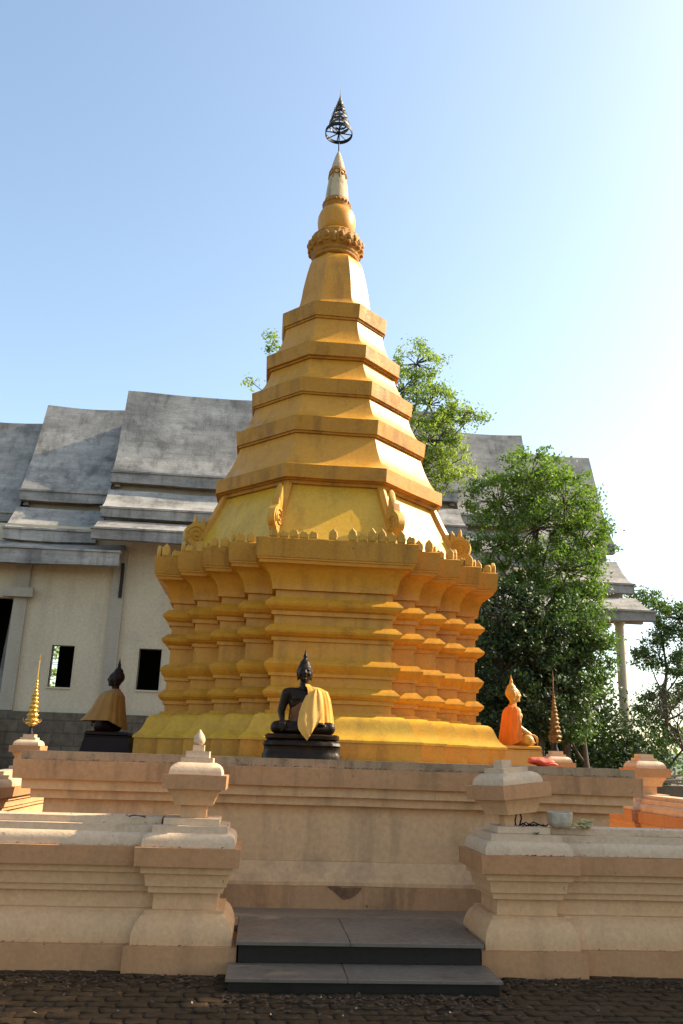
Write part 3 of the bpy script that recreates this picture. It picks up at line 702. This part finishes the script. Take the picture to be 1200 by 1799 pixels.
def front_extra(t, sheet):
    sheet([(.128, .102, .555), (.130, .105, .48), (.128, .108, .40), (.155, .14, .35)], -178, -70, 30, 'under_robe', 'browncloth', .004, 9)
    # pale folded sash hanging from the shoulder to the pedestal
    L = []
    path = [((.115, -.108, .690), .05), ((.095, -.140, .63), .14), ((.080, -.165, .54), .185), ((.068, -.190, .46), .205), ((.058, -.230, .39), .21), ((.055, -.268, .335), .19), ((.058, -.288, .28), .13), ((.066, -.294, .225), .05)]
    for c, wd in path:
        row = []; 
        for j in range(17):
            s_ = j / 16 - .5; row.append((c[0] + s_ * wd * 1.15, c[1] - .007 * math.sin(j * 1.05 + c[2] * 9) - .02 * (1 - 4 * s_ * s_) + .03 * max(0, s_), c[2] + s_ * (.10 if c[2] < .45 else .02)))
        L.append(row + [(p[0], p[1] + .006, p[2]) for p in reversed(row)])
    m = MB(); m.loft(L); m.build('sash', 'palecloth', t, 60)
buddha('buddha_statue', 'black lacquered seated statue with saffron robe facing the steps', (-.345, -2.735, 1.59), 0, 'lacquer', 'lacquer', 'saffron', (-82, 120), front_base, .03, 1.0, front_extra)
buddha('buddha_statue', 'golden seated statue in an orange cape on the right of the stupa', (2.66, -.05, 1.59), PI / 2, 'bgold', 'bgold', 'orange', (-75, 187), box_base('bgold'), .0, 1.08, None, .29)
buddha('buddha_statue', 'dark seated statue in a yellow robe on the left of the stupa', (-2.70, -.10, 1.59), -PI / 2, 'maroon', 'maroon', 'saffron_shade', (-130, 230), box_base('maroon'), .20, 1.08, None, .36)
# red cloth
m = MB(); m.ell((0, 0, .045), (.16, .07, .045), 32, 16); m.ell((-.09, .01, .05), (.07, .06, .05), 24, 12); m.ell((.10, -.02, .02), (.10, .05, .022), 24, 12); m.wobble(.03, 9)
ob = m.build('folded_cloth', 'red', None, 70); ob.location = (2.52, -1.62, 1.60); tag(ob, 'crumpled red cloth beside the golden statue', 'cloth')

# ------------------------------------------------------------------ small things on the right wall
cup = thing('offering_cup', 'grimy white square-sided cup on the right front wall', 'cup', (1.79, -4.28, 1.10))
m = MB(); Lo = []
for r_, z in ((.062, 0), (.085, .015), (.098, .06), (.100, .125), (.094, .127), (.090, .06), (.06, .02)):
    Lo.append([(r_ * math.copysign(abs(math.cos(a)) ** .6, math.cos(a)), r_ * math.copysign(abs(math.sin(a)) ** .6, math.sin(a)), z) for a in [2 * PI * i / 32 + .4 for i in range(32)]])
m.loft(Lo); m.wobble(.006, 12); m.build('bowl', 'ceramic', cup, 50)
m = MB(); m.lathe([(.0845, .05), (.0845, .085)], n=20); m.build('ash_filling', 'joint', cup)
dish = thing('offering_dish', 'small shallow dish with wilted leaves beside the white cup', 'dish', (2.02, -4.27, 1.10))
m = MB(); m.lathe([(.03, 0), (.055, .01), (.072, .05), (.068, .05), (.05, .018), (.02, .012)], n=24); m.wobble(.006, 12); m.build('bowl', 'ceramic', dish, 50)
m = MB(); m.tube([(-.05, 0, .05), (-.02, .01, .07), (.03, -.01, .055), (.07, 0, .075)], [.012, .010, .012, .004], 6); m.build('wilted_leaf', 'garland', dish, 60)
gar = MB()
for k in range(26):
    a = random.uniform(0, 6.3); c = Vector((random.uniform(-.10, .10), random.uniform(-.04, .04), random.uniform(.005, .04))); d = Vector((math.cos(a), math.sin(a), random.uniform(-.1, .5))) * random.uniform(.02, .045); e = Vector((-math.sin(a), math.cos(a), .2)) * .010
    gar.add([c - d, c + e, c + d, c - e], [(0, 1, 2, 3)])
for k in range(3): gar.tube([(-.08 + k * .05, -.02, .008), (-.04 + k * .05, -.045, .03), (0 + k * .05, -.03, .008)], .006, 6)
o = gar.build('leaf_garland', 'garland', None, None, False); o.location = (1.94, -4.31, 1.102); tag(o, 'tangle of dried leaves and string between the cup and the dish', 'garland')
for k, (x, y, lab) in enumerate([(-1.72, -4.33, 'curled dead leaf on the left wall next to the pillar'), (1.56, -4.36, 'curled dead leaf on the ledge of the broken pillar')]):
    m = MB(); L = []
    for i in range(9):
        t = i / 8; wv = .022 * math.sin(PI * t) + .002; L.append([(-.07 + .14 * t, -wv, .01 + .012 * math.sin(5 * t)), (-.07 + .14 * t, 0, .002 + .01 * math.sin(4 * t)), (-.07 + .14 * t, wv, .014), (-.07 + .14 * t, 0, .004 + .01 * math.sin(4 * t))])
    m.loft(L); o = m.build('dead_leaf', 'litter', None, 60); o.location = (x if k == 0 else x, y, 1.10 if k == 0 else 1.05); o.rotation_euler = (0, 0, .4 + k); o['group'] = 'dead leaves on the wall tops'; tag(o, lab, 'leaf')

# ------------------------------------------------------------------ temple hall behind
tp = thing('temple_hall', 'white walled temple hall with stepped grey concrete roofs behind the stupa', 'temple', (0, 14, 0))
def tpart(m, name, mat, smooth=None, parent=tp):
    m.v = [(x, y - 14, z) for x, y, z in m.v]; return m.build(name, mat, parent, smooth)
def curve(v0, z0, v1, z1, sag, n=10):
    out = []
    for i in range(n + 1):
        t = i / n; out.append((v0 + (v1 - v0) * t, z0 + (z1 - z0) * (t + sag * math.sin(PI * t))))
    return out
def roof(x0, x1, c, th, fascia, both=None, name='roof'):
    """c: curve from ridge/top to eave"""
    sides = [1] if both is None else [1, -1]
    for sgn in sides:
        cc = c if sgn == 1 else [(2 * both - v, z) for v, z in c]
        dirv = -1 if sgn == 1 else 1
        poly = list(cc) + [(cc[-1][0], cc[-1][1] - fascia), (cc[-1][0] - dirv * .22, cc[-1][1] - fascia)] + [(v - dirv * .02, z - th) for v, z in reversed(cc[:-1])]
        m = MB(); k = max(2, int((x1 - x0) / .5)); sg = .05
        m.loft([[(x0 + (x1 - x0) * i / k, p[0], p[1] - sg * math.sin(PI * i / k)) for p in poly] for i in range(k + 1)]); m.wobble(.03, .8)
        rf = tpart(m, name, 'roof', 40)
        e = cc[-1]; mm = MB(); mm.box(x0 - .03, x1 + .03, min(e[0] + dirv * .05, e[0] - dirv * .10), max(e[0] + dirv * .05, e[0] - dirv * .10), e[1] - .03, e[1] + .025); mm.wobble(.02, .8)
        f = tpart(mm, 'eave_lip', 'roof', 40); f.parent = rf
def gable(x, ridge, c):
    poly = [(v + .12, z - .45) for v, z in c] + [(v - .12, z - .45) for v, z in [(2 * ridge - v, z) for v, z in reversed(c)]]
    m = MB(); m.prism(poly + [(2 * ridge - c[-1][0], 2.7), (c[-1][0], 2.7)], 'x', x - .08, x + .08); tpart(m, 'gable_wall', 'roof')
c1 = curve(15.2, 13.35, 14.0, 10.06, .10); roof(-5.88, 5.2, c1, .16, .34, 15.2)
roof(-5.88, 5.2, curve(13.95, 9.45, 13.0, 8.60, .12), .14, .27); roof(-5.88, 5.2, curve(12.95, 8.20, 12.03, 7.70, .10), .14, .30)
c2 = curve(15.73, 12.87, 14.0, 9.30, .10); roof(-8.6, -5.9, c2, .16, .30, 15.73); roof(5.22, 7.9, c2, .16, .30, 15.73)
for a, b in ((-8.6, -5.9), (5.22, 7.9)): roof(a, b, curve(13.95, 8.75, 12.94, 7.80, .12), .14, .32)
c3 = curve(15.75, 12.2, 14.0, 8.55, .10)
for a, b in ((-11.05, -8.62), (7.92, 10.35)): roof(a, b, c3, .16, .28, 15.75)
roof(5.22, 10.35, curve(13.95, 7.98, 12.77, 7.0, .12), .14, .28); roof(5.22, 10.35, curve(12.7, 6.55, 11.5, 5.95, .10), .14, .28)
roof(-11.5, -5.08, curve(13.15, 7.50, 12.35, 7.10, .08), .14, .40)
for x, rg_, cc in ((-5.7, 15.2, c1), (5.02, 15.2, c1), (-8.42, 15.73, c2), (7.72, 15.73, c2), (-10.85, 15.75, c3), (10.15, 15.75, c3)): gable(x, rg_, cc) if x < 6 else None
for x0, x1, za, zb, yv in ((-5.75, 5.1, 8.0, 10.1, 14.32), (-5.75, 5.1, 7.6, 8.55, 13.5), (-8.5, -5.75, 7.2, 9.3, 14.35), (5.1, 7.8, 6.2, 9.3, 14.35), (-10.9, -8.5, 7.2, 8.55, 14.4), (7.8, 10.2, 5.9, 8.55, 14.4), (5.1, 10.2, 5.9, 7.1, 13.3)):
    m = MB(); m.box(x0, x1, yv, yv + .12, za, zb); tpart(m, 'clerestory_wall', 'wallg')
def wallbox(x0, x1, z0, z1, mat='wallw', y0=13.2, y1=13.45, nm='wall'):
    m = MB(); m.box(x0, x1, y0, y1, z0, z1); return tpart(m, nm, mat)
m = MB()
segs = [(-9.6, -8.05, [(5.78, 8.0)]), (-8.05, -6.83, [(2.6, 8.0)]), (-6.83, -6.20, [(2.6, 3.30), (4.475, 8.0)]), (-6.20, -4.38, [(2.6, 8.0)]), (-4.38, -3.74, [(2.6, 3.31), (4.48, 8.0)]), (-3.74, 6.4, [(2.6, 8.0)])]
for x0, x1, zs in segs:
    for za, zb in zs: m.box(x0, x1, 13.2, 13.45, za, zb)
m.box(-11, -9.6, 13.2, 13.45, 0, 8.0)
tpart(m, 'wall', 'wallw')
for x0, x1, z0_, z1_ in ((-6.83, -6.20, 3.30, 4.475), (-4.38, -3.74, 3.31, 4.48)):
    m = MB(); m.box(x0 - .03, x1 + .03, 13.16, 13.24, z0_ - .045, z0_); m.box(x0 - .03, x0, 13.185, 13.3, z0_, z1_); m.box(x1, x1 + .03, 13.185, 13.3, z0_, z1_); m.box(x0 - .03, x1 + .03, 13.185, 13.3, z1_, z1_ + .03)
    tpart(m, 'window_frame', 'wallw')
wallbox(-5.33, -4.97, 2.62, 7.35, 'wallg', 13.06, 13.199, 'pilaster'); wallbox(-8.05, -7.68, 2.62, 7.2, 'wallg', 13.06, 13.199, 'pilaster')
wallbox(-8.35, -7.5, 5.78, 6.05, 'wallg', 12.9, 13.059, 'capital')
m = MB(); m.box(-8.0, 6.4, 13.0, 13.46, 0, 2.6); tpart(m, 'stone_base', 'stone')
m = MB(); m.box(-11, -8.001, 12.2, 13.46, 0, 2.45); tpart(m, 'porch_base', 'stone')
# back wall with an opening that shows foliage beyond
m = MB(); m.box(-11, -8.55, 18, 18.2, 0, 8.2); m.box(-8.55, -7.76, 18, 18.2, 0, 3.5); m.box(-8.55, -7.76, 18, 18.2, 5.1, 8.2); m.box(-7.76, 6.4, 18, 18.2, 0, 8.2); tpart(m, 'back_wall', 'dark')
wallbox(-11.0, 6.4, 0, .3, 'dark', 13.5, 17.95, 'inner_floor'); wallbox(-11.0, 6.4, 7.9, 8.05, 'dark', 13.46, 17.99, 'inner_ceiling')
m = MB(); m.box(-11.2, -11.001, 13.2, 18.2, 0, 8.2); tpart(m, 'end_wall', 'wallw'); m = MB(); m.box(6.401, 6.6, 13.0, 18.2, 0, 8.2); tpart(m, 'end_wall', 'wallw')
for x, y in ((9.42, 11.9), (9.42, 17.5), (7.2, 17.5)):
    m = MB(); m.lathe([(.15, 0), (.15, 1.6), (.135, 3), (.12, 5.55), (.15, 5.60), (.16, 5.66), (.16, 5.85)], (x, y), 20); m.wobble(.01, 2); tpart(m, 'column', 'wallw', 50)
m = MB(); m.box(6.6, 10.2, 12.0, 12.14, 5.66, 5.86); tpart(m, 'porch_beam', 'wallg')
m = MB(); m.tube([(-5.05, 12.9, 6.9), (-5.05, 12.98, 6.7), (-5.06, 13.02, 5.9)], .05, 8); tpart(m, 'drainpipe', 'dark', 60)

# ------------------------------------------------------------------ trees
def leaves_mesh(name, pts, size, mat, parent, upb=.4):
    """pts: numpy Nx3 leaf positions"""
    n = len(pts); d = rng.normal(size=(n, 3)); d /= np.linalg.norm(d, axis=1)[:, None]
    nrm = rng.normal(size=(n, 3)); nrm[:, 2] += upb; e = np.cross(d, nrm); e /= np.linalg.norm(e, axis=1)[:, None] + 1e-9
    s = size * rng.uniform(.6, 1.3, size=(n, 1)); f = np.cross(d, e)
    a = pts - d * s; b = pts + e * s * .48 + f * s * .12; c = pts + d * s; g_ = pts - e * s * .48 + f * s * .12
    V = np.stack([a, b, c, g_], 1).reshape(-1, 3)
    me = bpy.data.meshes.new(name); me.vertices.add(len(V)); me.vertices.foreach_set('co', V.astype(np.float32).ravel())
    me.loops.add(n * 4); me.loops.foreach_set('vertex_index', np.arange(n * 4, dtype=np.int32))
    me.polygons.add(n); me.polygons.foreach_set('loop_start', np.arange(0, n * 4, 4, dtype=np.int32)); me.polygons.foreach_set('loop_total', np.full(n, 4, dtype=np.int32))
    me.update(); me.validate(); me.materials.append(MAT[mat])
    ob = bpy.data.objects.new(name, me); COL.objects.link(ob); ob.parent = parent; return ob
def tree(name, label, base, blobs, trunk_r, leafmat_, leaf=.05, dens=1.0, group=None, clump=.22, per=46, trunks=None, cat='tree', twig=.012):
    """blobs: (x,y,z,rx,rz,nclusters)"""
    t = thing(name, label, cat, base, 0, group); B0 = Vector(base); tm = MB(); P = []
    stems = trunks or [[(0, 0, 0), (.05, 0, .4)]]
    top = None
    allblob = [Vector(b[:3]) - B0 for b in blobs]
    cen = sum(allblob, Vector()) / len(allblob)
    zs = sorted(allblob, key=lambda p: p.z)
    H = zs[-1].z
    # main stem
    stem = [Vector((0, 0, 0))]
    for k in range(1, 9):
        f = k / 8; q = Vector((cen.x * f ** 1.2, cen.y * f, H * .92 * f)); q += Vector((noise.noise(Vector((k * .9, base[0], 0))), noise.noise(Vector((k * .9, base[0], 5))), 0)) * .22 * (0.4 + f)
        stem.append(q)
    tm.tube(stem, [trunk_r * (1 - .85 * (k / 8) ** .8) for k in range(9)], 10)
    if trunks:
        for tr in trunks: tm.tube([Vector(p) for p in tr[0]], tr[1], 8)
    for b, c in zip(blobs, allblob):
        rx, rz, nc = b[3], b[4], int(b[5] * dens)
        # limb from the stem to the blob
        zt = max(.15 * H, c.z - rz * .9 - .5 * (Vector((c.x, c.y, 0)) - Vector((cen.x, cen.y, 0))).length); k = min(7, max(0, int(zt / (H * .92) * 8)))
        s0 = stem[k]; mid = s0.lerp(c, .5) + Vector((rng.normal() * .12, rng.normal() * .12, -.12))
        r_ = trunk_r * (1 - .85 * (k / 8) ** .8) * .6
        tm.tube([s0, s0.lerp(mid, .5) + Vector((0, 0, -.03)), mid, c], [r_, r_ * .8, r_ * .6, max(.008, r_ * .3)], 7)
        for q in range(nc):
            d = Vector(rng.normal(size=3)); d.normalize(); rad_ = rng.uniform(.45, 1.0) ** .6
            lump = 1 + .28 * noise.noise(d * 2.3 + c)
            pc = c + Vector((d.x * rx, d.y * rx * .9, d.z * rz)) * rad_ * lump
            if q % 2 == 0:
                h = c.lerp(pc, .5) + Vector((rng.normal(), rng.normal(), rng.normal())) * .08 * rx
                tm.tube([c.lerp(pc, .05), h, pc], [twig * 1.3, twig, twig * .4], 4)
            cs = clump * rng.uniform(.55, 1.2); pp = rng.normal(size=(per, 3)) * cs * np.array([.62, .62, .40]); P.append(pp + np.array(pc))
    tm.build('trunk', 'bark', t, 60)
    leaves_mesh('crown', np.concatenate(P), leaf, leafmat_, t)
    return t
G = 'trees between the stupa and the temple hall'
tree('leafy_tree', 'tall fresh green tree with domed crown in front of the right roofs', (5.55, 8, 0), [(5.65, 8, 8.55, 1.05, .85, 60), (4.85, 8, 7.85, .95, .75, 46), (6.5, 8, 7.9, .95, .8, 50), (5.7, 7.9, 7.2, 1.1, .8, 50), (6.9, 8, 7.0, .85, .75, 44), (4.7, 8, 6.7, .75, .6, 30), (6.3, 7.9, 6.2, 1.15, .65, 48), (6.9, 8, 5.6, .6, .45, 24), (5.3, 8, 5.6, .9, .55, 28)], .17, 'leafA', .046, 1.4, G, per=58, clump=.19)
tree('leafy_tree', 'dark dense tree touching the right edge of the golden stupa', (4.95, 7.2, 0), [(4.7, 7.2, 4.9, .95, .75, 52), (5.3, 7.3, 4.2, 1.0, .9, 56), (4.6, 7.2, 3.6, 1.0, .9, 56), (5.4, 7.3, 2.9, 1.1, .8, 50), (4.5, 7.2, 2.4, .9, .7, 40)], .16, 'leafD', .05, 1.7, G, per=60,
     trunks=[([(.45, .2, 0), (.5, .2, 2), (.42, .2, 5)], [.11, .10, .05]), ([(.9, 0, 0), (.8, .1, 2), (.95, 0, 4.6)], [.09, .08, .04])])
tree('leafy_tree', 'mid green bushy tree beneath the low right eaves', (6.75, 7.6, 0), [(6.4, 7.6, 4.8, .95, .7, 46), (6.85, 7.6, 4.3, .6, .7, 32), (6.4, 7.6, 3.7, .95, .7, 42), (6.2, 7.6, 2.7, .8, .6, 26)], .13, 'leafC', .05, 1.7, G, per=60,
     trunks=[([(-.7, 0, 0), (-.6, 0, 2), (-.3, 0, 4)], [.12, .1, .05])])
tree('leafy_tree', 'airy yellow green tree rising behind the upper tiers of the stupa', (2.2, 6.5, 0), [(2.45, 6.5, 10.75, .65, .55, 26), (2.1, 6.5, 10.0, .7, .6, 30), (2.75, 6.5, 9.7, .75, .6, 34), (3.85, 6.5, 9.55, .42, .22, 12), (3.3, 6.5, 9.35, .5, .35, 16), (2.7, 6.5, 8.8, .85, .55, 40), (3.2, 6.5, 8.2, .7, .4, 28), (2.6, 6.5, 7.9, .8, .5, 32), (-1.0, 6.5, 11.05, .22, .3, 5), (-1.4, 6.5, 9.95, .15, .12, 2)], .16, 'leafB', .040, 1.35, G, clump=.17, per=48)
tree('leafy_tree', 'spreading green tree with open branches at the right edge of the frame', (11.2, 13.6, 0), [(11.0, 13.6, 6.6, .7, .4, 26), (12.1, 13.6, 6.15, .95, .5, 46), (12.6, 13.6, 5.2, .7, .45, 28), (11.5, 13.6, 5.6, .6, .35, 20), (12.0, 13.6, 4.7, .65, .35, 20), (11.0, 13.6, 4.9, .5, .4, 18), (11.4, 13.6, 3.7, .7, .35, 20), (10.9, 13.6, 3.2, .6, .4, 20), (11.2, 13.6, 2.4, .6, .6, 26), (12.4, 13.6, 3.9, .6, .4, 20), (12.3, 13.6, 2.6, .8, .6, 30)], .13, 'leafC', .052, 1.5, G, clump=.2)
# bare tree
bt = thing('bare_tree', 'leafless thin branched tree at the lower right edge', 'tree', (9.9, 9.5, 0)); m = MB()
def grow(p, d, r, L, dep):
    q = p + d * L * .5 + Vector((random.gauss(0, .04), random.gauss(0, .04), 0)) * L; e = q + (d + Vector((random.gauss(0, .15), random.gauss(0, .15), .1))).normalized() * L * .5
    m.tube([p, q, e], [r, r * .85, r * .68], 5)
    if dep == 0: return
    for k in range(2 if dep < 5 else 3):
        nd = (d + Vector((random.gauss(0, .55), random.gauss(0, .45), random.uniform(-.05, .35)))).normalized(); grow(e, nd, r * .64, L * random.uniform(.65, .85), dep - 1)
grow(Vector((0, 0, 0)), Vector((.05, 0, 1)), .07, 1.25, 6); m.build('trunk', 'bark', bt, 60)
# undergrowth that reads as one mass, right of the stupa and far tree line
P = []
for k in range(1500):
    x = rng.uniform(3.6, 9.0); y = rng.uniform(8.6, 11.2); z = rng.uniform(.2, 4.8 - .95 * max(0, x - 6.3)) * (1 - .25 * noise.noise(Vector((x, 0, 0)))); P.append(rng.normal(size=(46, 3)) * .2 + np.array([x, y, z]))
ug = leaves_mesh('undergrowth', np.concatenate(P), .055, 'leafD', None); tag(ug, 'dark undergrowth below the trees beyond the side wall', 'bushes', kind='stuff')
P = []
for k in range(500):
    x = rng.uniform(-14, 34); y = rng.uniform(30, 36); z = rng.uniform(.2, 2.6); P.append(rng.normal(size=(22, 3)) * .7 + np.array([x, y, z]))
ug = leaves_mesh('far_woodland', np.concatenate(P), .16, 'leafC', None); tag(ug, 'far line of bushes along the horizon beyond the hall', 'woodland', kind='stuff')
tree('leafy_tree', 'bright green tree glimpsed through the left window of the hall', (-9.6, 23, 0), [(-9.6, 23, 5, 1.6, 1.6, 60), (-9.0, 23, 3.6, 1.4, 1.2, 40)], .15, 'leafB', .07, 1.0)
# trees off to the right whose shade covers the gate
G2 = 'tall shade trees east of the gate'
def shade(x, y, h, lab): tree('shade_tree', lab, (x, y, 0), [(x, y, h, 1.7, 1.3, 90), (x + .8, y - .9, h - 1.2, 1.6, 1.2, 80), (x - .5, y + .6, h - 1.6, 1.5, 1.1, 70), (x + .3, y, h - 3, 1.7, 1.4, 80)], .22, 'leafC', .09, 1.0, G2, clump=.32, per=40)
shade(9.0, -3.0, 7.1, 'tall shade tree east of the front wall'); shade(9.9, -5.5, 7.7, 'tall shade tree furthest towards the road'); shade(12.4, -2.4, 9.7, 'tallest shade tree standing behind the other two')

# dark pile of boards on a concrete tank, beyond the side wall
jk = thing('board_pile', 'weathered boards lying on a dark concrete tank beyond the side wall', 'boards', (7.75, 6.2, 0))
m = MB(); m.box(-.5, .8, -.4, .5, 0, 1.28); m.wobble(.02, 2); m.build('tank', 'stone', jk)
for k in range(4):
    m = MB(); m.box(-.62 + .05 * k, .75 - .1 * k, -.42 + .21 * k, -.24 + .21 * k, 0, .035); m.v = [(x, y, z + 1.32 + .04 * k + .06 * (x if k % 2 else -x)) for x, y, z in m.v]; m.build('board', 'wood', jk)
